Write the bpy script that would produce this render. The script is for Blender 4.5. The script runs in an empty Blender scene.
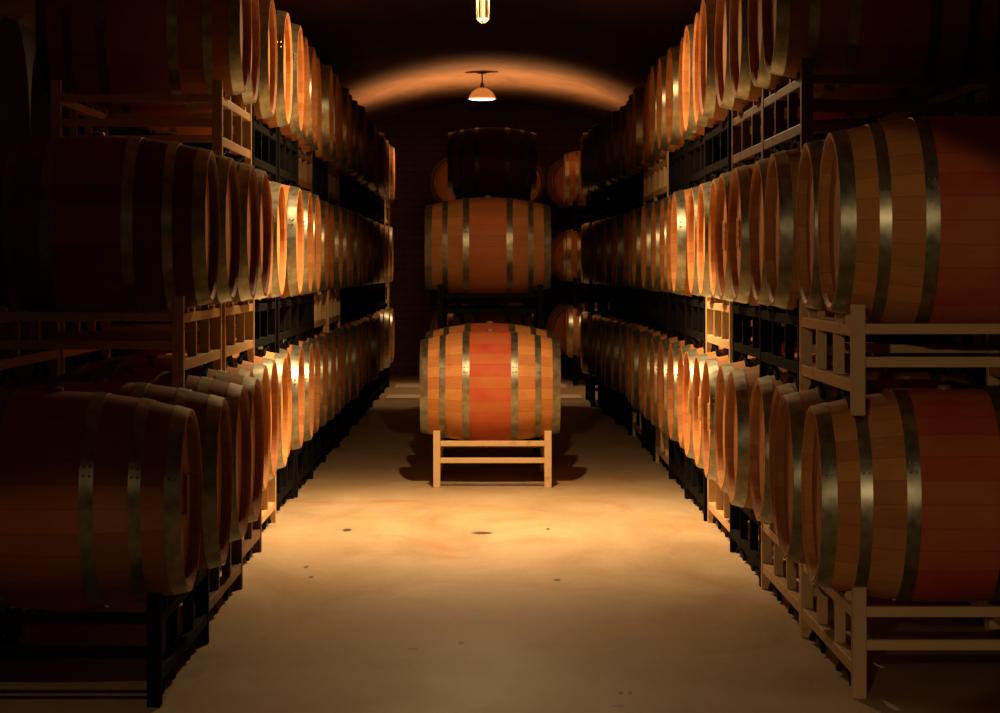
import bpy, bmesh, math, random
from mathutils import Vector, Matrix
random.seed(7)
PI = math.pi
sc = bpy.context.scene
COL = sc.collection

# ------------------------------------------------------------ materials
def new_mat(name):
    m = bpy.data.materials.new(name); m.use_nodes = True
    nt = m.node_tree; nt.nodes.clear()
    out = nt.nodes.new('ShaderNodeOutputMaterial')
    b = nt.nodes.new('ShaderNodeBsdfPrincipled')
    nt.links.new(b.outputs[0], out.inputs[0])
    return m, nt, b

def N(nt, t, **kw):
    n = nt.nodes.new(t)
    for k, v in kw.items():
        if k == 'inp':
            for kk, vv in v.items():
                if isinstance(vv, bpy.types.NodeSocket): nt.links.new(vv, n.inputs[kk])
                else: n.inputs[kk].default_value = vv
        else: setattr(n, k, v)
    return n

def M(nt, op, a, b=None, c=None, clamp=False):
    inp = {0: a}
    if b is not None: inp[1] = b
    if c is not None: inp[2] = c
    return N(nt, 'ShaderNodeMath', operation=op, use_clamp=clamp, inp=inp).outputs[0]

def mix(nt, f, a, b, mode='MIX'):
    n = nt.nodes.new('ShaderNodeMix'); n.data_type = 'RGBA'; n.blend_type = mode
    for i, v in ((0, f), (6, a), (7, b)):
        if isinstance(v, bpy.types.NodeSocket): nt.links.new(v, n.inputs[i])
        else: n.inputs[i].default_value = v
    return n.outputs[2]

def ramp(nt, fac, stops):
    n = nt.nodes.new('ShaderNodeValToRGB')
    e = n.color_ramp.elements
    while len(e) < len(stops): e.new(0.5)
    for i, (p, c) in enumerate(stops):
        e[i].position = p; e[i].color = (c[0], c[1], c[2], 1)
    nt.links.new(fac, n.inputs[0])
    return n.outputs[0]

def rgba(c): return (c[0], c[1], c[2], 1)

def mat_staves(name, stain, base=((.29, .105, .029), (.52, .225, .073))):
    """barrel staves: planks round the x axis, grain along x, wine stain round the belly"""
    m, nt, b = new_mat(name)
    tc = N(nt, 'ShaderNodeTexCoord'); oi = N(nt, 'ShaderNodeObjectInfo')
    sx = N(nt, 'ShaderNodeSeparateXYZ', inp={0: tc.outputs['Object']})
    rnd = oi.outputs['Random']
    ang = M(nt, 'ARCTAN2', sx.outputs[2], sx.outputs[1])
    u = M(nt, 'ADD', M(nt, 'MULTIPLY', ang, 28 / (2 * PI)), 60.0)
    wob = M(nt, 'MULTIPLY', M(nt, 'SINE', M(nt, 'MULTIPLY', M(nt, 'FLOOR', u), 2.7)), .0)
    idx = M(nt, 'FLOOR', M(nt, 'ADD', u, wob)); fr = M(nt, 'FRACT', u)
    key = N(nt, 'ShaderNodeCombineXYZ', inp={0: idx, 1: M(nt, 'MULTIPLY', rnd, 311.0)})
    wn = N(nt, 'ShaderNodeTexWhiteNoise', noise_dimensions='2D', inp={0: key.outputs[0]})
    v = wn.outputs['Value']
    off = N(nt, 'ShaderNodeCombineXYZ', inp={0: M(nt, 'ADD', M(nt, 'MULTIPLY', sx.outputs[0], 2.2), M(nt, 'MULTIPLY', rnd, 50.0)),
                                            1: M(nt, 'MULTIPLY', sx.outputs[1], 30.0), 2: M(nt, 'MULTIPLY', sx.outputs[2], 30.0)})
    grain = N(nt, 'ShaderNodeTexNoise', inp={'Vector': off.outputs[0], 'Scale': 2.0, 'Detail': 5.0, 'Roughness': .65})
    col = ramp(nt, M(nt, 'ADD', M(nt, 'MULTIPLY', v, .45), M(nt, 'MULTIPLY', grain.outputs[0], .55)),
               [(.12, base[0]), (.85, base[1])])
    # rusty/dark blotches
    bl = N(nt, 'ShaderNodeTexNoise', inp={'Vector': N(nt, 'ShaderNodeVectorMath', operation='ADD', inp={0: tc.outputs['Object'], 1: N(nt, 'ShaderNodeCombineXYZ', inp={0: M(nt, 'MULTIPLY', rnd, 90.0)}).outputs[0]}).outputs[0], 'Scale': 4.5, 'Detail': 4.0})
    col = mix(nt, M(nt, 'MULTIPLY', M(nt, 'SUBTRACT', bl.outputs[0], .5, clamp=True), 1.6, clamp=True), col, rgba((.26, .070, .020)))
    # wine stain in the middle third, by stave
    ax = M(nt, 'ABSOLUTE', sx.outputs[0])
    mid = M(nt, 'MULTIPLY', M(nt, 'SUBTRACT', .159, ax, clamp=True), 200.0, clamp=True)
    sf = M(nt, 'MULTIPLY', mid, M(nt, 'MULTIPLY', M(nt, 'ADD', M(nt, 'MULTIPLY', v, .55), M(nt, 'MULTIPLY', bl.outputs[0], .95)), stain, clamp=True), clamp=True)
    col = mix(nt, sf, col, rgba((.52, .075, .034)))
    # seams between staves
    d = M(nt, 'MINIMUM', fr, M(nt, 'SUBTRACT', 1.0, fr))
    seam = M(nt, 'LESS_THAN', d, .022)
    col = mix(nt, M(nt, 'MULTIPLY', seam, .32), col, rgba((.10, .03, .01)))
    nt.links.new(col, b.inputs['Base Color'])
    b.inputs['Roughness'].default_value = .62
    b.inputs['Specular IOR Level'].default_value = .18
    bp = N(nt, 'ShaderNodeBump', inp={'Height': M(nt, 'SUBTRACT', grain.outputs[0], M(nt, 'MULTIPLY', seam, .8)), 'Strength': .25, 'Distance': .004})
    nt.links.new(bp.outputs[0], b.inputs['Normal'])
    return m

def mat_head():
    m, nt, b = new_mat('head_oak')
    tc = N(nt, 'ShaderNodeTexCoord'); oi = N(nt, 'ShaderNodeObjectInfo')
    sx = N(nt, 'ShaderNodeSeparateXYZ', inp={0: tc.outputs['Object']})
    u = M(nt, 'ADD', M(nt, 'MULTIPLY', sx.outputs[1], 10.5), 40.5)
    key = N(nt, 'ShaderNodeCombineXYZ', inp={0: M(nt, 'FLOOR', u), 1: M(nt, 'MULTIPLY', oi.outputs['Random'], 200.0)})
    wn = N(nt, 'ShaderNodeTexWhiteNoise', noise_dimensions='2D', inp={0: key.outputs[0]})
    v = N(nt, 'ShaderNodeCombineXYZ', inp={0: 1.0, 1: M(nt, 'MULTIPLY', sx.outputs[1], 30.0), 2: M(nt, 'MULTIPLY', sx.outputs[2], 3.0)})
    g = N(nt, 'ShaderNodeTexNoise', inp={'Vector': v.outputs[0], 'Scale': 3.0, 'Detail': 4.0})
    col = ramp(nt, M(nt, 'ADD', M(nt, 'MULTIPLY', wn.outputs[0], .5), M(nt, 'MULTIPLY', g.outputs[0], .5)),
               [(.1, (.44, .19, .065)), (.9, (.64, .33, .13))])
    fr = M(nt, 'FRACT', u)
    seam = M(nt, 'LESS_THAN', fr, .04)
    col = mix(nt, M(nt, 'MULTIPLY', seam, .6), col, rgba((.12, .04, .012)))
    nt.links.new(col, b.inputs['Base Color']); b.inputs['Roughness'].default_value = .7; b.inputs['Specular IOR Level'].default_value = .12
    return m

def mat_metal(name, lo, hi, rough=.36, metallic=.85):
    m, nt, b = new_mat(name)
    tc = N(nt, 'ShaderNodeTexCoord')
    n = N(nt, 'ShaderNodeTexNoise', inp={'Vector': tc.outputs['Object'], 'Scale': 22.0, 'Detail': 5.0})
    col = ramp(nt, n.outputs[0], [(.3, lo), (.7, hi)])
    nt.links.new(col, b.inputs['Base Color'])
    b.inputs['Metallic'].default_value = metallic
    nt.links.new(M(nt, 'ADD', M(nt, 'MULTIPLY', n.outputs[0], .18), rough - .09), b.inputs['Roughness'])
    return m

def mat_paint(name, c, chip, rough=.5, amount=.56):
    m, nt, b = new_mat(name)
    tc = N(nt, 'ShaderNodeTexCoord'); oi = N(nt, 'ShaderNodeObjectInfo')
    n = N(nt, 'ShaderNodeTexNoise', inp={'Vector': tc.outputs['Object'], 'Scale': 9.0, 'Detail': 6.0})
    col = ramp(nt, n.outputs[0], [(amount, c), (amount + .14, chip)])
    nt.links.new(col, b.inputs['Base Color']); b.inputs['Roughness'].default_value = rough; b.inputs['Specular IOR Level'].default_value = .03 if 'black' in name else .18
    return m

def mat_plain(name, c, rough=.6):
    m, nt, b = new_mat(name)
    tc = N(nt, 'ShaderNodeTexCoord')
    n = N(nt, 'ShaderNodeTexNoise', inp={'Vector': tc.outputs['Object'], 'Scale': 30.0, 'Detail': 3.0})
    col = ramp(nt, n.outputs[0], [(.3, tuple(x * .85 for x in c)), (.7, c)])
    nt.links.new(col, b.inputs['Base Color']); b.inputs['Roughness'].default_value = rough
    return m

def mat_floor():
    m, nt, b = new_mat('floor_concrete')
    tc = N(nt, 'ShaderNodeTexCoord'); P = tc.outputs['Object']
    big = N(nt, 'ShaderNodeTexNoise', inp={'Vector': P, 'Scale': .8, 'Detail': 6.0, 'Roughness': .6})
    mp = N(nt, 'ShaderNodeMapping', inp={0: P, 3: (1.0, .35, 1.0)})
    med = N(nt, 'ShaderNodeTexNoise', inp={'Vector': mp.outputs[0], 'Scale': 1.7, 'Detail': 9.0, 'Roughness': .68, 'Distortion': .8})
    fine = N(nt, 'ShaderNodeTexNoise', inp={'Vector': P, 'Scale': 40.0, 'Detail': 4.0})
    col = ramp(nt, med.outputs[0], [(.28, (.33, .225, .12)), (.46, (.45, .335, .195)), (.66, (.55, .43, .265))])
    col = mix(nt, M(nt, 'MULTIPLY', M(nt, 'SUBTRACT', big.outputs[0], .50, clamp=True), 4.2, clamp=True), col, rgba((.42, .26, .12)))
    # rusty wash marks
    mp2 = N(nt, 'ShaderNodeMapping', inp={0: P, 3: (1.1, .6, 1.0), 1: (4.0, 2.0, 0)})
    rs = N(nt, 'ShaderNodeTexNoise', inp={'Vector': mp2.outputs[0], 'Scale': 1.1, 'Detail': 7.0, 'Distortion': 1.6})
    col = mix(nt, M(nt, 'MULTIPLY', M(nt, 'SUBTRACT', rs.outputs[0], .60, clamp=True), 5.0, clamp=True), col, rgba((.45, .17, .05)))
    col = mix(nt, .12, col, ramp(nt, fine.outputs[0], [(.3, (.2, .14, .08)), (.7, (.7, .55, .35))]))
    # small dark stains
    sx = N(nt, 'ShaderNodeSeparateXYZ', inp={0: P})
    for (cx, cy, rx, ry) in STAINS:
        dx = M(nt, 'MULTIPLY', M(nt, 'SUBTRACT', sx.outputs[0], cx), 1 / rx)
        dy = M(nt, 'MULTIPLY', M(nt, 'SUBTRACT', sx.outputs[1], cy), 1 / ry)
        q = M(nt, 'ADD', M(nt, 'MULTIPLY', dx, dx), M(nt, 'MULTIPLY', dy, dy))
        q = M(nt, 'ADD', q, M(nt, 'MULTIPLY', M(nt, 'SUBTRACT', fine.outputs[0], .5), 1.2))
        col = mix(nt, M(nt, 'MULTIPLY', M(nt, 'SUBTRACT', 1.15, q, clamp=True), 1.6, clamp=True), col, rgba((.09, .06, .035)))
    nt.links.new(col, b.inputs['Base Color'])
    nt.links.new(M(nt, 'ADD', M(nt, 'MULTIPLY', med.outputs[0], .3), .40), b.inputs['Roughness'])
    b.inputs['Specular IOR Level'].default_value = .185
    bp = N(nt, 'ShaderNodeBump', inp={'Height': med.outputs[0], 'Strength': .15, 'Distance': .01})
    nt.links.new(bp.outputs[0], b.inputs['Normal'])
    return m

def mat_plaster(name, a, c, sc_=1.3):
    m, nt, b = new_mat(name)
    tc = N(nt, 'ShaderNodeTexCoord')
    mp = N(nt, 'ShaderNodeMapping', inp={0: tc.outputs['Object'], 3: (1.0, .45, 1.4)})
    n = N(nt, 'ShaderNodeTexNoise', inp={'Vector': mp.outputs[0], 'Scale': sc_, 'Detail': 8.0, 'Roughness': .62, 'Distortion': .5})
    col = ramp(nt, n.outputs[0], [(.3, a), (.68, c)])
    nt.links.new(col, b.inputs['Base Color']); b.inputs['Roughness'].default_value = .85
    bp = N(nt, 'ShaderNodeBump', inp={'Height': n.outputs[0], 'Strength': .5, 'Distance': .03})
    nt.links.new(bp.outputs[0], b.inputs['Normal'])
    return m

def mat_brick():
    m, nt, b = new_mat('back_wall_brick')
    tc = N(nt, 'ShaderNodeTexCoord')
    mp = N(nt, 'ShaderNodeMapping', inp={0: tc.outputs['Object'], 2: (PI / 2, 0, 0)})
    n = N(nt, 'ShaderNodeTexNoise', inp={'Vector': tc.outputs['Object'], 'Scale': 3.0, 'Detail': 6.0})
    br = N(nt, 'ShaderNodeTexBrick', inp={'Vector': mp.outputs[0], 'Color1': rgba((.34, .21, .12)), 'Color2': rgba((.25, .15, .085)),
                                          'Mortar': rgba((.17, .11, .065)), 'Scale': 3.2, 'Mortar Size': .03, 'Brick Width': .8, 'Row Height': .3})
    col = mix(nt, M(nt, 'MULTIPLY', n.outputs[0], .6), br.outputs[0], rgba((.22, .14, .08)))
    nt.links.new(col, b.inputs['Base Color']); b.inputs['Roughness'].default_value = .9
    return m

# px position of floor stains -> metres (camera 1.43 m up, horizon row 268, 2580 px focal length)
def fl(px, py):
    s = (py - 268) / 1.43
    return ((px - 489) / s, 2580 / s)
STAINS = []
for px, py, wx, wy in ((347, 530, 5, 1.6), (482, 533, 11, 1.5), (306, 567, 2.5, 1.2), (311, 577, 2.5, 1.2), (621, 693, 2.5, 2), (630, 693, 2.5, 2),
                       (619, 706, 7, 1.2), (461, 643, 3, 2), (413, 649, 6, 1.0), (557, 580, 4, 1.2), (548, 529, 2, 1)):
    x, y = fl(px, py); s = (py - 268) / 1.43
    y2 = 2580 / ((py - wy - 268) / 1.43)
    STAINS.append((x, y, wx / s, abs(y2 - y)))

MAT = {}
MAT['staves'] = mat_staves('stave_oak', .35)
MAT['staves_stained'] = mat_staves('stave_oak_wine_stained', .80)
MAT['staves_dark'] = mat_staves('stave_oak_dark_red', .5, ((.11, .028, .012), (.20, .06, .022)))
MAT['staves_pale'] = mat_staves('stave_oak_pale', .25, ((.38, .155, .046), (.62, .31, .11)))
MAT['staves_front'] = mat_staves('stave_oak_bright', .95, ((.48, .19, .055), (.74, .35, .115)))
MAT['head'] = mat_head()
MAT['hoop'] = mat_metal('galvanised_hoop', (.25, .26, .19), (.48, .48, .37), .36, .90)
MAT['bung'] = mat_plain('bung_silicone', (.22, .15, .09), .5)
MAT['tan'] = mat_paint('rack_paint_tan', (.62, .43, .22), (.42, .22, .09), .5, .62)
MAT['black'] = mat_paint('rack_paint_black', (.008, .008, .008), (.045, .022, .012), .8, .68)
MAT['brown'] = mat_paint('rack_paint_brown', (.16, .085, .04), (.05, .03, .02), .5, .55)
MAT['paper'] = mat_plain('label_paper', (.80, .66, .42), .7)
_m = MAT['paper']; _nt = _m.node_tree; _b = _nt.nodes['Principled BSDF']; _o = _nt.nodes['Material Output']
_t = N(_nt, 'ShaderNodeBsdfTranslucent', inp={0: rgba((.85, .70, .45))}); _x = N(_nt, 'ShaderNodeMixShader', inp={0: .55})
_nt.links.new(_b.outputs[0], _x.inputs[1]); _nt.links.new(_t.outputs[0], _x.inputs[2]); _nt.links.new(_x.outputs[0], _o.inputs[0])
MAT['ink'] = mat_plain('label_ink', (.10, .05, .03), .7)
MAT['chalk'] = mat_plain('chalk', (.55, .42, .33), .9)
MAT['floor'] = mat_floor()
MAT['ceiling'] = mat_plaster('vault_plaster', (.20, .105, .052), (.36, .195, .098), 1.6)
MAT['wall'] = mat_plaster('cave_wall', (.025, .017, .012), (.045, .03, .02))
MAT['brick'] = mat_brick()
MAT['strip'] = mat_plain('pale_strip_surface', (.86, .74, .55), .7)
MAT['steel'] = mat_metal('lamp_steel', (.35, .3, .22), (.6, .52, .4), .35, .9)
MAT['bronze'] = mat_metal('lamp_bronze', (.10, .05, .02), (.2, .1, .04), .4, .6)

def emis(name, c, s, transp=0.0):
    m = bpy.data.materials.new(name); m.use_nodes = True
    nt = m.node_tree; nt.nodes.clear()
    out = nt.nodes.new('ShaderNodeOutputMaterial')
    e = N(nt, 'ShaderNodeEmission', inp={0: rgba(c), 1: s})
    if transp:
        t = N(nt, 'ShaderNodeBsdfTransparent')
        mx = N(nt, 'ShaderNodeMixShader', inp={0: transp})
        nt.links.new(e.outputs[0], mx.inputs[1]); nt.links.new(t.outputs[0], mx.inputs[2])
        nt.links.new(mx.outputs[0], out.inputs[0])
    else: nt.links.new(e.outputs[0], out.inputs[0])
    return m
MAT['tube'] = emis('lamp_tube_glow', (1, .70, .30), 1.6, .3)
MAT['bulb'] = emis('pendant_bulb_glow', (1, .80, .50), 9.0, .6)
def glassy(name, tint, refl, diff=0.0):
    m = bpy.data.materials.new(name); m.use_nodes = True
    nt = m.node_tree; nt.nodes.clear()
    out = nt.nodes.new('ShaderNodeOutputMaterial')
    t = N(nt, 'ShaderNodeBsdfTransparent', inp={0: rgba(tint)})
    g = N(nt, 'ShaderNodeBsdfGlossy', inp={0: (1, 1, 1, 1), 1: .08})
    mx = N(nt, 'ShaderNodeMixShader', inp={0: refl})
    nt.links.new(t.outputs[0], mx.inputs[1]); nt.links.new(g.outputs[0], mx.inputs[2])
    last = mx
    if diff:
        d = N(nt, 'ShaderNodeBsdfDiffuse', inp={0: rgba((.6, .38, .2))})
        d2 = N(nt, 'ShaderNodeBsdfTranslucent', inp={0: rgba((.7, .4, .2))})
        m2 = N(nt, 'ShaderNodeMixShader', inp={0: .35})
        nt.links.new(d.outputs[0], m2.inputs[1]); nt.links.new(d2.outputs[0], m2.inputs[2])
        m3 = N(nt, 'ShaderNodeMixShader', inp={0: diff})
        nt.links.new(mx.outputs[0], m3.inputs[1]); nt.links.new(m2.outputs[0], m3.inputs[2])
        last = m3
    nt.links.new(last.outputs[0], out.inputs[0])
    return m
MAT['glass'] = glassy('clear_glass', (.98, .95, .88), .02)
MAT['shade'] = glassy('amber_glass_shade', (.6, .45, .3), .06, .6)

# ------------------------------------------------------------ mesh helpers
def box(bm, x0, x1, y0, y1, z0, z1, mi=0, bev=0.0):
    vs = [bm.verts.new(p) for p in ((x0, y0, z0), (x1, y0, z0), (x1, y1, z0), (x0, y1, z0), (x0, y0, z1), (x1, y0, z1), (x1, y1, z1), (x0, y1, z1))]
    fs = [bm.faces.new([vs[i] for i in q]) for q in ((0, 3, 2, 1), (4, 5, 6, 7), (0, 1, 5, 4), (1, 2, 6, 5), (2, 3, 7, 6), (3, 0, 4, 7))]
    for f in fs: f.material_index = mi
    if bev:
        es = list({e for f in fs for e in f.edges})
        bmesh.ops.bevel(bm, geom=es, offset=bev, segments=2, affect='EDGES', profile=.5)

def lathe(bm, prof, n=48, axis='x', mi=0, closed=False, c=(0, 0, 0), smooth=True):
    """revolve (t, r) round an axis; r==0 ends close to a point"""
    rings = []
    for t, r in prof:
        if r <= 1e-6:
            p = (t, 0, 0) if axis == 'x' else (0, 0, t)
            rings.append([bm.verts.new((p[0] + c[0], p[1] + c[1], p[2] + c[2]))])
        else:
            ring = []
            for i in range(n):
                a = 2 * PI * i / n
                p = (t, r * math.cos(a), r * math.sin(a)) if axis == 'x' else (r * math.cos(a), r * math.sin(a), t)
                ring.append(bm.verts.new((p[0] + c[0], p[1] + c[1], p[2] + c[2])))
            rings.append(ring)
    m = len(rings)
    for k in range(m if closed else m - 1):
        A, B = rings[k], rings[(k + 1) % m]
        for i in range(n):
            j = (i + 1) % n
            if len(A) == 1 and len(B) == 1: continue
            if len(A) == 1: f = bm.faces.new((A[0], B[i], B[j]))
            elif len(B) == 1: f = bm.faces.new((A[i], A[j], B[0]))
            else: f = bm.faces.new((A[i], A[j], B[j], B[i]))
            f.material_index = mi; f.smooth = smooth

def tube(bm, pts, r, n=8, mi=0):
    pts = [Vector(p) for p in pts]
    rings = []
    for i, p in enumerate(pts):
        d = (pts[min(i + 1, len(pts) - 1)] - pts[max(i - 1, 0)]).normalized()
        u = d.orthogonal().normalized() if i == 0 else (u0 - d * u0.dot(d)).normalized()
        u0 = u
        w = d.cross(u)
        rings.append([bm.verts.new(p + (u * math.cos(2 * PI * k / n) + w * math.sin(2 * PI * k / n)) * r) for k in range(n)])
    for A, B in zip(rings, rings[1:]):
        for k in range(n):
            f = bm.faces.new((A[k], A[(k + 1) % n], B[(k + 1) % n], B[k])); f.material_index = mi; f.smooth = True
    for R_ in (rings[0], rings[-1]):
        try: bm.faces.new(R_).material_index = mi
        except ValueError: pass

def mesh(name, bm, mats, sharp=False):
    bmesh.ops.recalc_face_normals(bm, faces=bm.faces)
    for e in bm.edges:
        if len(e.link_faces) == 2 and e.calc_face_angle(0) > .6: e.smooth = False
    me = bpy.data.meshes.new(name); bm.to_mesh(me); bm.free()
    for m in (mats if isinstance(mats, (list, tuple)) else [mats]): me.materials.append(m)
    return me

def obj(name, me, parent=None, loc=(0, 0, 0), rot=(0, 0, 0)):
    o = bpy.data.objects.new(name, me); COL.objects.link(o)
    o.parent = parent; o.location = loc; o.rotation_euler = rot
    return o

def tag(o, label, cat, group=None, kind=None):
    o['label'] = label; o['category'] = cat
    if group: o['group'] = group
    if kind: o['kind'] = kind

def copy_thing(src, name=None):
    c = src.copy(); COL.objects.link(c)
    for ch in list(src.children):
        d = ch.copy(); COL.objects.link(d); d.parent = c
        d.matrix_parent_inverse = ch.matrix_parent_inverse.copy()
        for g in list(ch.children):
            e = g.copy(); COL.objects.link(e); e.parent = d
    return c

# ------------------------------------------------------------ barrel
HL, RB, RH = .46, .368, .303        # half length, belly radius, end radius
def rad(x): return RB - (RB - RH) * (abs(x) / HL) ** 2
def stave_bm(bm, mi=0):
    n = 14
    prof = [(HL * (2 * i / n - 1), rad(HL * (2 * i / n - 1))) for i in range(n + 1)]
    inner = [(HL, RH - .009), (HL - .010, RH - .020), (HL - .05, RH - .024)]
    full = [(-x, r) for x, r in reversed(inner)] + prof + inner
    lathe(bm, full, 56, 'x', mi)
def head_bm(bm, s, mi=0):
    x0, x1 = s * (HL - .047), s * (HL - .036)
    lathe(bm, [(x0, 0), (x0, RH - .024), (x1, RH - .026), (x1, 0)], 48, 'x', mi, smooth=False)
HOOPS = ((.408, .4585), (.293, .333), (.136, .182))
def hoop_bm(bm, x0, x1, mi=0):
    t = .0035
    prof = [(x0, rad(x0) - .002), (x0, rad(x0) + t), ((x0 + x1) / 2, rad((x0 + x1) / 2) + t), (x1, rad(x1) + t), (x1, rad(x1) - .002)]
    lathe(bm, prof, 56, 'x', mi)
    a = -.35; xm = (x0 + x1) / 2; r = rad(xm) + t          # rivets where the band overlaps
    for dx in (-.010, .010):
        for da in (0, .09):
            c = Vector((xm + dx, r * math.cos(a + da + 3.1), r * math.sin(a + da + 3.1)))
            nrm = Vector((0, c.y, c.z)).normalized()
            g = bmesh.ops.create_icosphere(bm, subdivisions=1, radius=.005, matrix=Matrix.Translation(c + nrm * .001))
            for v in g['verts']:
                for f in v.link_faces: f.material_index = mi
def bung_bm(bm, mi=0):
    lathe(bm, [(RB - .02, .024), (RB + .004, .026), (RB + .012, .022), (RB + .014, .012), (RB + .014, 0)], 20, 'z', mi)

me_staves = {}
for key in ('staves', 'staves_stained', 'staves_dark', 'staves_pale', 'staves_front'):
    bm = bmesh.new(); stave_bm(bm); me_staves[key] = mesh('staves', bm, MAT[key])
me_head = []
for s in (-1, 1):
    bm = bmesh.new(); head_bm(bm, s); me_head.append(mesh('head', bm, MAT['head']))
me_hoop = []
for s in (-1, 1):
    for a, b in HOOPS:
        bm = bmesh.new(); hoop_bm(bm, min(s * a, s * b), max(s * a, s * b)); me_hoop.append(mesh('hoop', bm, MAT['hoop']))
bm = bmesh.new(); bung_bm(bm); me_bung = mesh('bung', bm, MAT['bung'])
me_far = {}
for key in ('staves', 'staves_stained', 'staves_pale'):
    bm = bmesh.new(); stave_bm(bm, 0)
    for s in (-1, 1):
        head_bm(bm, s, 1)
        for a, b in HOOPS: hoop_bm(bm, min(s * a, s * b), max(s * a, s * b), 2)
    bung_bm(bm, 3)
    me_far[key] = mesh('wine_barrel', bm, [MAT[key], MAT['head'], MAT['hoop'], MAT['bung']])

def barrel(loc, rot=(0, 0, 0), kind='staves', scale=1.0, far=False):
    """loc is the barrel's centre; its axis lies along x"""
    if far:
        o = obj('wine_barrel', me_far[kind], None, loc, rot); o.scale = (scale,) * 3
        return o
    e = obj('wine_barrel', None, None, loc, rot); e.scale = (scale,) * 3
    e.empty_display_size = .1
    obj('staves', me_staves[kind], e)
    for m_ in me_head: obj('head', m_, e)
    for m_ in me_hoop: obj('hoop', m_, e)
    obj('bung', me_bung, e)
    return e

# ------------------------------------------------------------ rack (two barrels side by side along y; depth .77 in x; y 0..W)
W, DX, LEG = 1.455, .385, .046
PITCH = 1.5
def saddle_bm(bm, y, x, mi=0):
    """cup under the lower rail that sits on the barrel beneath"""
    pts = [(x, y + .358 * math.sin(.1 * k), -.295 + .358 * math.cos(.1 * k)) for k in range(-5, 6)]
    tube(bm, pts, .011, 6, mi)
    for s in (-1, 1):
        box(bm, x - .012, x + .012, y + s * .07 - .012, y + s * .07 + .012, .054, .078, mi)
def rack_parts():
    P = []
    for sx in (-1, 1):
        xo, xi = sx * DX, sx * (DX - LEG)
        xa, xb = min(xo, xi), max(xo, xi)
        for y0 in (0, W - LEG):
            P.append(('leg', 'b', (xa, xb, y0, y0 + LEG, 0, .37)))
        P.append(('top_rail', 'b', (xa + .003, xb - .003, LEG, W - LEG, .262, .300)))
        P.append(('bottom_rail', 'b', (xa + .003, xb - .003, LEG, W - LEG, .075, .117)))
        for yc in (W / 3 + .005, 2 * W / 3 - .005):
            P.append(('upright', 'b', (xa + .004, xb - .004, yc - .016, yc + .016, .117, .262)))
        for yb in (W / 2 - .375, W / 2 + .375):
            P.append(('saddle', 's', (yb, (xa + xb) / 2)))
        for yb in (W / 2 - .375, W / 2 + .375):
            P.append(('cradle', 'c', (yb, (xa + xb) / 2)))
    for y0 in (.006, W - .040):
        P.append(('cross_rail', 'b', (-DX + LEG, DX - LEG, y0, y0 + .034, .270, .305)))
        P.append(('cross_rail', 'b', (-DX + LEG, DX - LEG, y0, y0 + .034, .160, .195)))
    return P
def part_into(bm, k, d):
    if k == 'b': box(bm, *d, bev=.003)
    elif k == 's': saddle_bm(bm, *d)
    else:   # two sloped pads that the upper barrel rests on
        y, x = d
        for s in (-1, 1):
            ys = [y + s * q for q in (.085, .11, .135)]
            lo = [[bm.verts.new((xx, yy, .298)) for yy in ys] for xx in (x - .014, x + .014)]
            hi = [[bm.verts.new((xx, yy, .645 - math.sqrt(.3425 ** 2 - (yy - y) ** 2))) for yy in ys] for xx in (x - .014, x + .014)]
            for k in (0, 1):
                bm.faces.new((lo[0][k], lo[0][k + 1], hi[0][k + 1], hi[0][k])); bm.faces.new((lo[1][k], lo[1][k + 1], hi[1][k + 1], hi[1][k]))
                bm.faces.new((hi[0][k], hi[0][k + 1], hi[1][k + 1], hi[1][k])); bm.faces.new((lo[0][k], lo[0][k + 1], lo[1][k + 1], lo[1][k]))
            for k in (0, 2): bm.faces.new((lo[0][k], lo[1][k], hi[1][k], hi[0][k]))
        box(bm, x - .012, x + .012, y - .12, y + .12, .2975, .3012)
PARTS = rack_parts()
me_rack = {}
for colr in ('tan', 'black', 'brown'):
    lst = []
    for nm, k, d in PARTS:
        bm = bmesh.new(); part_into(bm, k, d); lst.append((nm, mesh(nm, bm, MAT['black' if nm == 'saddle' else colr])))
    bm = bmesh.new()
    for nm, k, d in PARTS:
        n0 = len(bm.faces); part_into(bm, k, d)
        if nm == 'saddle':
            bm.faces.ensure_lookup_table()
            for f in bm.faces[n0:]: f.material_index = 1
    me_rack[colr] = (lst, mesh('barrel_rack', bm, [MAT[colr], MAT['black']]))

def rack(loc, rz, colr, far=False):
    """loc: centre of the near (y=0) side at the leg feet"""
    if far: return obj('barrel_rack', me_rack[colr][1], None, loc, (0, 0, rz))
    e = obj('barrel_rack', None, None, loc, (0, 0, rz)); e.empty_display_size = .1
    for nm, me in me_rack[colr][0]: obj(nm, me, e)
    return e

# ------------------------------------------------------------ the two long rows
ORD = ['first', 'second', 'third', 'fourth', 'fifth', 'sixth', 'seventh', 'eighth', 'ninth', 'tenth', 'eleventh', 'twelfth', 'thirteenth',
       'fourteenth', 'fifteenth', 'sixteenth', 'seventeenth', 'eighteenth', 'nineteenth', 'twentieth', 'twenty-first', 'twenty-second',
       'twenty-third', 'twenty-fourth', 'twenty-fifth', 'twenty-sixth', 'twenty-seventh', 'twenty-eighth', 'twenty-ninth', 'thirtieth',
       'thirty-first', 'thirty-second']
TIER = ['bottom', 'middle', 'top']
TZ = .94
Y0 = 8.54
LAT = {-1: {0: 1.075, 1: 1.09, 2: 1.15}, 1: {0: 1.20, 1: 1.215, 9: 1.19, 10: 1.16, 11: 1.11, 12: 1.05}}
NUDGE = {(1, 0): (-.02, -.03, .025, .02), (1, 1): (.045, .055, .01), (-1, 0): (-.015, .02, .035, .022), (-1, 1): (0, .01, .02, .012)}
DEF = {-1: 1.20, 1: 1.22}
START = {-1: (0, 1, 2), 1: (0, 0, 1)}
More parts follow.
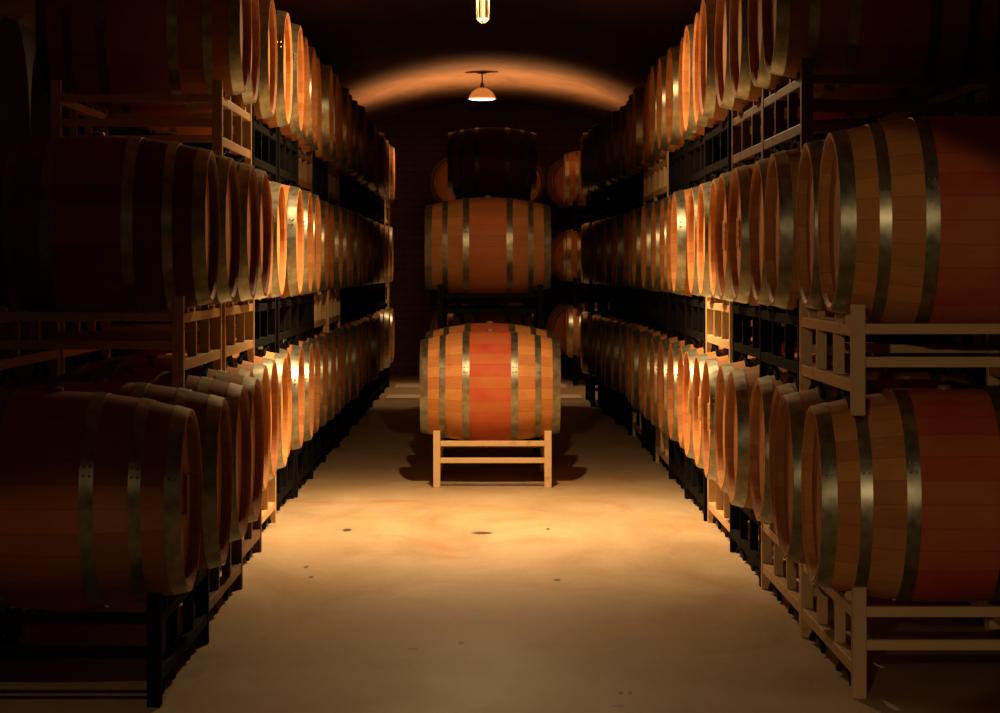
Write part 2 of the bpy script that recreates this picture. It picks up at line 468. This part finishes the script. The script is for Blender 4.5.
COLR = {(1, 0): {0: 'tan', 1: 'tan', 3: 'tan', 6: 'tan', 8: 'tan'}, (1, 1): {0: 'tan', 3: 'tan'}, (1, 2): {1: 'brown', 2: 'brown', 7: 'tan', 6: 'tan'},
        (-1, 0): {1: 'brown', 2: 'brown', 3: 'tan'}, (-1, 1): {1: 'tan', 2: 'tan', 6: 'tan', 7: 'tan', 14: 'tan'}, (-1, 2): {2: 'tan', 5: 'brown', 7: 'brown', 14: 'tan'}}
LABELS = {(1, 1, 4), (1, 1, 5), (1, 0, 6), (1, 0, 7), (1, 0, 8), (-1, 0, 0)}
HEADX = HL - .036
def add_label_card(root, side):
    """paper card on the head that faces the aisle, its near edge curling off the wood"""
    s = -side
    x0 = s * (HEADX + .001)
    def slab(bm, y0, y1, d0, d1, z0, z1, t=.0015):
        vs = [bm.verts.new(p) for z in (z0, z1) for p in ((x0 + s * d0, y0, z), (x0 + s * d1, y1, z), (x0 + s * (d1 + t), y1, z), (x0 + s * (d0 + t), y0, z))]
        for q in ((0, 3, 2, 1), (4, 5, 6, 7), (0, 1, 5, 4), (1, 2, 6, 5), (2, 3, 7, 6), (3, 0, 4, 7)): bm.faces.new([vs[i] for i in q])
    bm = bmesh.new(); slab(bm, .15, .015, 0, .024, -.065, .078)
    card = obj('label_card', mesh('label_card', bm, MAT['paper']), root)
    card['label'] = 'cream paper label card'
    bm = bmesh.new()
    for z in (-.050, -.016, .018, .052): slab(bm, .15, .115, .0018, .0080, z - .008, z + .009, .0008)
    obj('print', mesh('print', bm, MAT['ink']), card)

stain_pick = ['staves', 'staves_pale', 'staves_stained', 'staves', 'staves_stained', 'staves_pale']
row_name = {-1: 'left', 1: 'right'}
for side in (-1, 1):
    for t in range(3):
        k0 = START[side][t]; kend = 15 if side == -1 else 13
        nb = nr = 0
        for k in list(range(k0, kend)) + ([15] if side == 1 else []):
            lat = LAT[side].get(k, DEF[side]) if not (t > 0 and side == -1) else DEF[side] - .01
            lat += .009 * math.sin(k * 2.3 + t * 1.7 + side)
            if k == 15: lat = 1.02
            y = Y0 + PITCH * k + (.25 if k == 15 else 0) - (.17 if side == -1 and k == 0 else 0)
            xr = side * (lat + DX); z = TZ * t + (.012 * t if side == -1 and k <= 2 else 0)
            colr = COLR[(side, t)].get(k, 'black')
            r = rack((xr, y + .02, z), 0, colr, far=k >= 8)
            word = {'tan': 'tan painted steel', 'black': 'black steel', 'brown': 'brown worn steel'}[colr]
            tag(r, f"{word} rack, {ORD[nr]} from the near end of the {row_name[side]} row's {TIER[t]} tier", 'barrel rack', f'steel barrel racks of the {row_name[side]} row')
            nr += 1
            for j in range(2):
                yb = y + .02 + W / 2 + (j - .5) * .75
                zz = z + .645
                dx = random.uniform(-.028, .028); ng = NUDGE.get((side, t), ()); dx = ng[nb] if nb < len(ng) else dx; yaw = random.uniform(-.012, .012)
                kind = stain_pick[random.randrange(6)]
                far = k >= 8
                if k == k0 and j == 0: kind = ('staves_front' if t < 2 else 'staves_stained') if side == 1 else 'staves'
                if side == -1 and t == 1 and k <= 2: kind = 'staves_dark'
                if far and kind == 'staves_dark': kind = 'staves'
                zz += max(0, abs(dx) - .02) * .16
                b = barrel((xr + dx, yb, zz), (0, 0, yaw), kind, 1.0, far)
                D = yb
                state = ('dimly lit' if D < 10.2 else 'half shaded' if D < 12.5 else 'brightly lit' if D < 17.5 else 'shadowy' if D < 26 else 'distant')
                tag(b, f"{state} oak barrel, {ORD[nb]} from the near end of the {row_name[side]} row's {TIER[t]} tier", 'barrel', f'oak barrels of the {row_name[side]} row')
                if (side, t, nb) in LABELS: add_label_card(b, side)
                if (side, t, nb) == (1, 0, 0):      # chalk scrawl near the second band
                    bm = bmesh.new()
                    strokes = [[(0, 0), (.012, .02), (.03, .018)], [(.005, -.035), (.03, -.03), (.03, -.05)], [(0, -.07), (.03, -.06)], [(.0, -.09), (.028, -.11), (.0, -.125)]]
                    for st in strokes:
                        pts = []
                        for u, v in st:
                            x = -.285 + u * 1.2; a = PI + .0 - (.72 + v * 2.4) * 1.0
                            rr = rad(x) + .0015
                            pts.append((x, rr * math.cos(a), rr * math.sin(a)))
                        tube(bm, pts, .0016, 5)
                    c = obj('chalk_mark', mesh('chalk_mark', bm, MAT['chalk']), b); c['label'] = 'faint chalk scrawl'
                nb += 1

# ------------------------------------------------------------ stacks standing in the aisle
def stack(x, y, tiers, colr, where, far=False, barrels=2):
    for t in tiers:
        r = rack((x, y, TZ * t), 0, colr[t], far)
        nm = {'tan': 'tan painted', 'black': 'black'}[colr[t]]
        tag(r, f"{nm} steel rack {where[1]}, {['on the floor', 'on the second level', 'on the third level'][t]}", 'barrel rack', 'racks of the aisle stacks')
        for j in range(barrels):
            kind = 'staves'
            b = barrel((x + random.uniform(-.01, .01) - .01, y + W / 2 + (j - .5) * .75, TZ * t + .645), (0, 0, 0), kind, 1.0, far)
            tag(b, f"{where[0]}, {['bottom', 'second', 'top'][t]} level, {'front' if j == 0 else 'behind its twin'}", 'barrel', 'barrels stacked in the aisle')
            if not far: b.rotation_euler = (0, 0, 0)
# front rack with two barrels
y = 16.78
r = rack((.022, y, 0), 0, 'tan'); tag(r, 'tan steel rack alone in the middle of the aisle, under two barrels', 'barrel rack', 'racks of the aisle stacks')
b = barrel((.008, y + W / 2 - .375, .645), (0, 0, 0), 'staves_front')
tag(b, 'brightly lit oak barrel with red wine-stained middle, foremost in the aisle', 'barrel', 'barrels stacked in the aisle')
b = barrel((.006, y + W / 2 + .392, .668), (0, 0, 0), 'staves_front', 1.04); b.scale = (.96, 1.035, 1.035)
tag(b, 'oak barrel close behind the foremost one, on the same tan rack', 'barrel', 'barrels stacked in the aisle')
stack(.01, 18.72, (0, 1), ('black', 'black'), ('oak barrel of the two-high aisle stack', 'of the two-high aisle stack'))
stack(.04, 26.5, (0, 1, 2), ('black', 'black', 'black'), ('dark barrel of the three-high aisle stack', 'of the three-high aisle stack'), far=True)

# cross stack against the back wall: barrel ends face the camera
for i, cx in enumerate((-.02, 1.48)):
    for t in range(3):
        y = 33.05 + DX
        o = rack((cx + W / 2, y, TZ * t), PI / 2, 'black', True)
        tag(o, f"black steel rack by the back wall, {['nearer the left row', 'nearer the right row'][i]}, {TIER[t]} tier", 'barrel rack', 'racks of the cross stack at the back wall')
        for j in range(2):
            b = barrel((cx + (j - .5) * .75, y, TZ * t + .645), (0, 0, PI / 2), ['staves', 'staves_pale'][j], 1.0, True)
            tag(b, f"barrel end-on by the back wall, {ORD[i * 2 + j]} from the left, {TIER[t]} tier", 'barrel', 'end-on barrels at the back wall')

# low pale strips standing in for two pale lines across the far floor
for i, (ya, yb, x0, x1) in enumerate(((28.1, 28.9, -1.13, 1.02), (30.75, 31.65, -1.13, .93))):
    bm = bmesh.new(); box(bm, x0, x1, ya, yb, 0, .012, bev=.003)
    o = obj('pale_strip_%d' % (i + 1), mesh('pale_strip', bm, MAT['strip'])); o['kind'] = 'structure'

# ------------------------------------------------------------ shell
def struct(name, bm, m):
    o = obj(name, mesh(name, bm, m)); o['kind'] = 'structure'; return o
YA, YB, XW, APEX, RV = -5.0, 34.7, 2.6, 3.66, 4.3
bm = bmesh.new(); box(bm, -XW - .2, XW + .2, YA - .2, YB + .2, -.2, 0); struct('floor', bm, MAT['floor'])
def vz(x): return APEX - (RV - math.sqrt(RV * RV - x * x))
bm = bmesh.new()
n = 36; ny = 40
grid = []
for j in range(ny + 1):
    yy = YA - .2 + (YB - YA + .4) * j / ny
    grid.append([bm.verts.new((-XW - .2 + (2 * XW + .4) * i / n, yy, vz(-XW - .2 + (2 * XW + .4) * i / n))) for i in range(n + 1)])
top = [[bm.verts.new((v.co.x, v.co.y, APEX + .35)) for v in (grid[j][0], grid[j][n])] for j in (0, ny)]
for j in range(ny):
    for i in range(n):
        f = bm.faces.new((grid[j][i], grid[j + 1][i], grid[j + 1][i + 1], grid[j][i + 1])); f.smooth = True
bm.faces.new((top[0][0], top[0][1], top[1][1], top[1][0]))
struct('ceiling', bm, MAT['ceiling'])
hw = vz(XW)
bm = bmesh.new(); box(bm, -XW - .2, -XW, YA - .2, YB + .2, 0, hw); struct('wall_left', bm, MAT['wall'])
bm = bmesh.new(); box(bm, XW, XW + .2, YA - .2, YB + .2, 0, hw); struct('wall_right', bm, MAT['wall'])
def endwall(name, y0, y1, mt):
    bm = bmesh.new(); n = 24
    lo = []; hi = []
    for yy in (y0, y1):
        lo.append([bm.verts.new((-XW + 2 * XW * i / n, yy, 0)) for i in range(n + 1)])
        hi.append([bm.verts.new((-XW + 2 * XW * i / n, yy, vz(-XW + 2 * XW * i / n))) for i in range(n + 1)])
    for a in (0, 1):
        for i in range(n): bm.faces.new((lo[a][i], lo[a][i + 1], hi[a][i + 1], hi[a][i]))
    struct(name, bm, mt)
endwall('wall_back', YB, YB + .2, MAT['brick'])
endwall('wall_front', YA - .2, YA, MAT['wall'])

# ------------------------------------------------------------ lamps
def light(name, typ, loc, power, col, r=.03, **kw):
    l = bpy.data.lights.new(name, typ); l.energy = power; l.color = col
    l.shadow_soft_size = r
    for k, v in kw.items(): setattr(l, k, v)
    o = bpy.data.objects.new(name, l); COL.objects.link(o); o.location = loc
    return o
WARM = (1.0, .655, .335)
def cage_lamp(x, y, zb, label):
    """tube in a wire guard hanging from a conduit; zb = bottom of the guard"""
    zt = zb + .24
    e = obj('caged_lamp', None, None, (x, y, 0))
    bm = bmesh.new(); lathe(bm, [(vz(x) - .0, .0), (vz(x), .05), (vz(x) - .03, .05), (vz(x) - .03, .009), (zt + .07, .009)], 20, 'z'); obj('conduit', mesh('conduit', bm, MAT['bronze']), e)
    bm = bmesh.new(); lathe(bm, [(zt + .07, 0), (zt + .07, .03), (zt + .02, .045), (zt, .045), (zt, 0)], 24, 'z'); obj('lamp_holder', mesh('lamp_holder', bm, MAT['bronze']), e)
    bm = bmesh.new(); lathe(bm, [(zt, .030), (zb + .03, .030), (zb + .012, .020), (zb + .008, 0)], 24, 'z'); obj('glass_jar', mesh('glass_jar', bm, MAT['glass']), e)
    bm = bmesh.new(); lathe(bm, [(zt, .014), (zb + .03, .014), (zb + .022, .009), (zb + .02, 0)], 20, 'z'); obj('lamp_tube', mesh('lamp_tube', bm, MAT['tube']), e)
    bm = bmesh.new()
    for k in range(6):
        a = 2 * PI * k / 6 + .26
        c, s = math.cos(a), math.sin(a)
        tube(bm, [(c * .036, s * .036, zt), (c * .037, s * .037, zb + .05), (c * .030, s * .030, zb + .012), (c * .012, s * .012, zb - .002), (0, 0, zb - .004)], .0017, 6)
    for zr in (zb + .02, zb + .145):
        tube(bm, [(.037 * math.cos(2 * PI * k / 24), .037 * math.sin(2 * PI * k / 24), zr) for k in range(25)], .0017, 6)
    obj('wire_guard', mesh('wire_guard', bm, MAT['steel']), e)
    tag(e, label, 'lamp')
    return e
cage_lamp(-.035, 14.4, 2.80, 'glowing tube lamp in a wire guard hanging over the middle of the aisle')
light('caged_lamp_light', 'SPOT', (-.035, 14.4, 3.02), 440, WARM, .02, spot_size=math.radians(174), spot_blend=.25)
light('caged_lamp_side_light', 'SPOT', (-.035, 14.4, 3.01), 480, WARM, .02, spot_size=math.radians(150), spot_blend=1.0)
light('caged_lamp_down_light', 'SPOT', (-.035, 14.4, 2.78), 500, WARM, .03, spot_size=math.radians(114), spot_blend=.85)

# pendant near the back wall
px, py, rim = -.078, 29.4, 3.355
e = obj('pendant_lamp', None, None, (px, py, 0))
bm = bmesh.new(); lathe(bm, [(vz(px) + .005, 0), (vz(px) + .005, .055), (vz(px) - .012, .055), (vz(px) - .02, .008), (rim + .19, .008)], 24, 'z'); obj('stem', mesh('stem', bm, MAT['bronze']), e)
bm = bmesh.new(); lathe(bm, [(rim + .19, 0), (rim + .19, .012), (rim + .16, .024), (rim + .12, .03), (rim + .12, 0)], 20, 'z'); obj('socket_cap', mesh('socket_cap', bm, MAT['bronze']), e)
bm = bmesh.new(); lathe(bm, [(rim + .125, .03), (rim + .11, .07), (rim + .075, .115), (rim + .03, .142), (rim + .006, .150), (rim, .165), (rim + .004, .166), (rim + .012, .153), (rim + .035, .145), (rim + .08, .118), (rim + .116, .07), (rim + .131, .03)], 40, 'z', closed=True); obj('lamp_shade', mesh('lamp_shade', bm, MAT['shade']), e)
bm = bmesh.new(); lathe(bm, [(rim + .018, 0), (rim + .018, .142), (rim - .002, .146), (rim - .01, .12), (rim - .014, 0)], 40, 'z'); obj('diffuser', mesh('diffuser', bm, MAT['bulb']), e)
tag(e, 'amber glass pendant lamp on a short stem below the vault near the back', 'lamp')
l = light('pendant_light', 'SPOT', (px, py, rim - .03), 115, WARM, .08, spot_size=math.radians(98), spot_blend=.3)
# up-light standing hidden behind the three-high stack
l = light('vault_up_light', 'SPOT', (-.05, 30.0, 1.6), 420, (1, .52, .22), .06, spot_size=math.radians(124), spot_blend=1.0)
l.rotation_euler = (PI, 0, 0)
# lamps of the bay behind the camera
def aim(o, tgt): o.rotation_euler = (Vector(tgt) - o.location).to_track_quat('-Z', 'Y').to_euler()
l = light('entrance_spot_light', 'SPOT', (-.9, -1.5, 2.3), 350, WARM, .04, spot_size=math.radians(11.5), spot_blend=.12)
aim(l, (1.12, 8.6, .93))
light('entrance_down_light', 'SPOT', (-1.0, 5.4, 3.2), 42, WARM, .05, spot_size=math.radians(102.5), spot_blend=.08)
light('entrance_lamp_light', 'POINT', (.2, 2.5, 3.0), 5.5, WARM, .05)

w = bpy.data.worlds.new('world'); sc.world = w; w.use_nodes = True
w.node_tree.nodes['Background'].inputs[0].default_value = (.02, .014, .01, 1)
w.node_tree.nodes['Background'].inputs[1].default_value = .0

# ------------------------------------------------------------ camera
cam = bpy.data.cameras.new('camera'); co = bpy.data.objects.new('camera', cam); COL.objects.link(co)
co.location = (0, 0, 1.43); co.rotation_euler = (PI / 2, 0, 0)
cam.sensor_width = 36; cam.lens = 36 * 2.58
cam.shift_x = .011; cam.shift_y = -.0885
cam.clip_end = 100
sc.camera = co
vs = sc.view_settings
vs.view_transform = 'Standard'; vs.look = 'None'; vs.gamma = 1; vs.use_curve_mapping = False
vs.exposure = 0.0
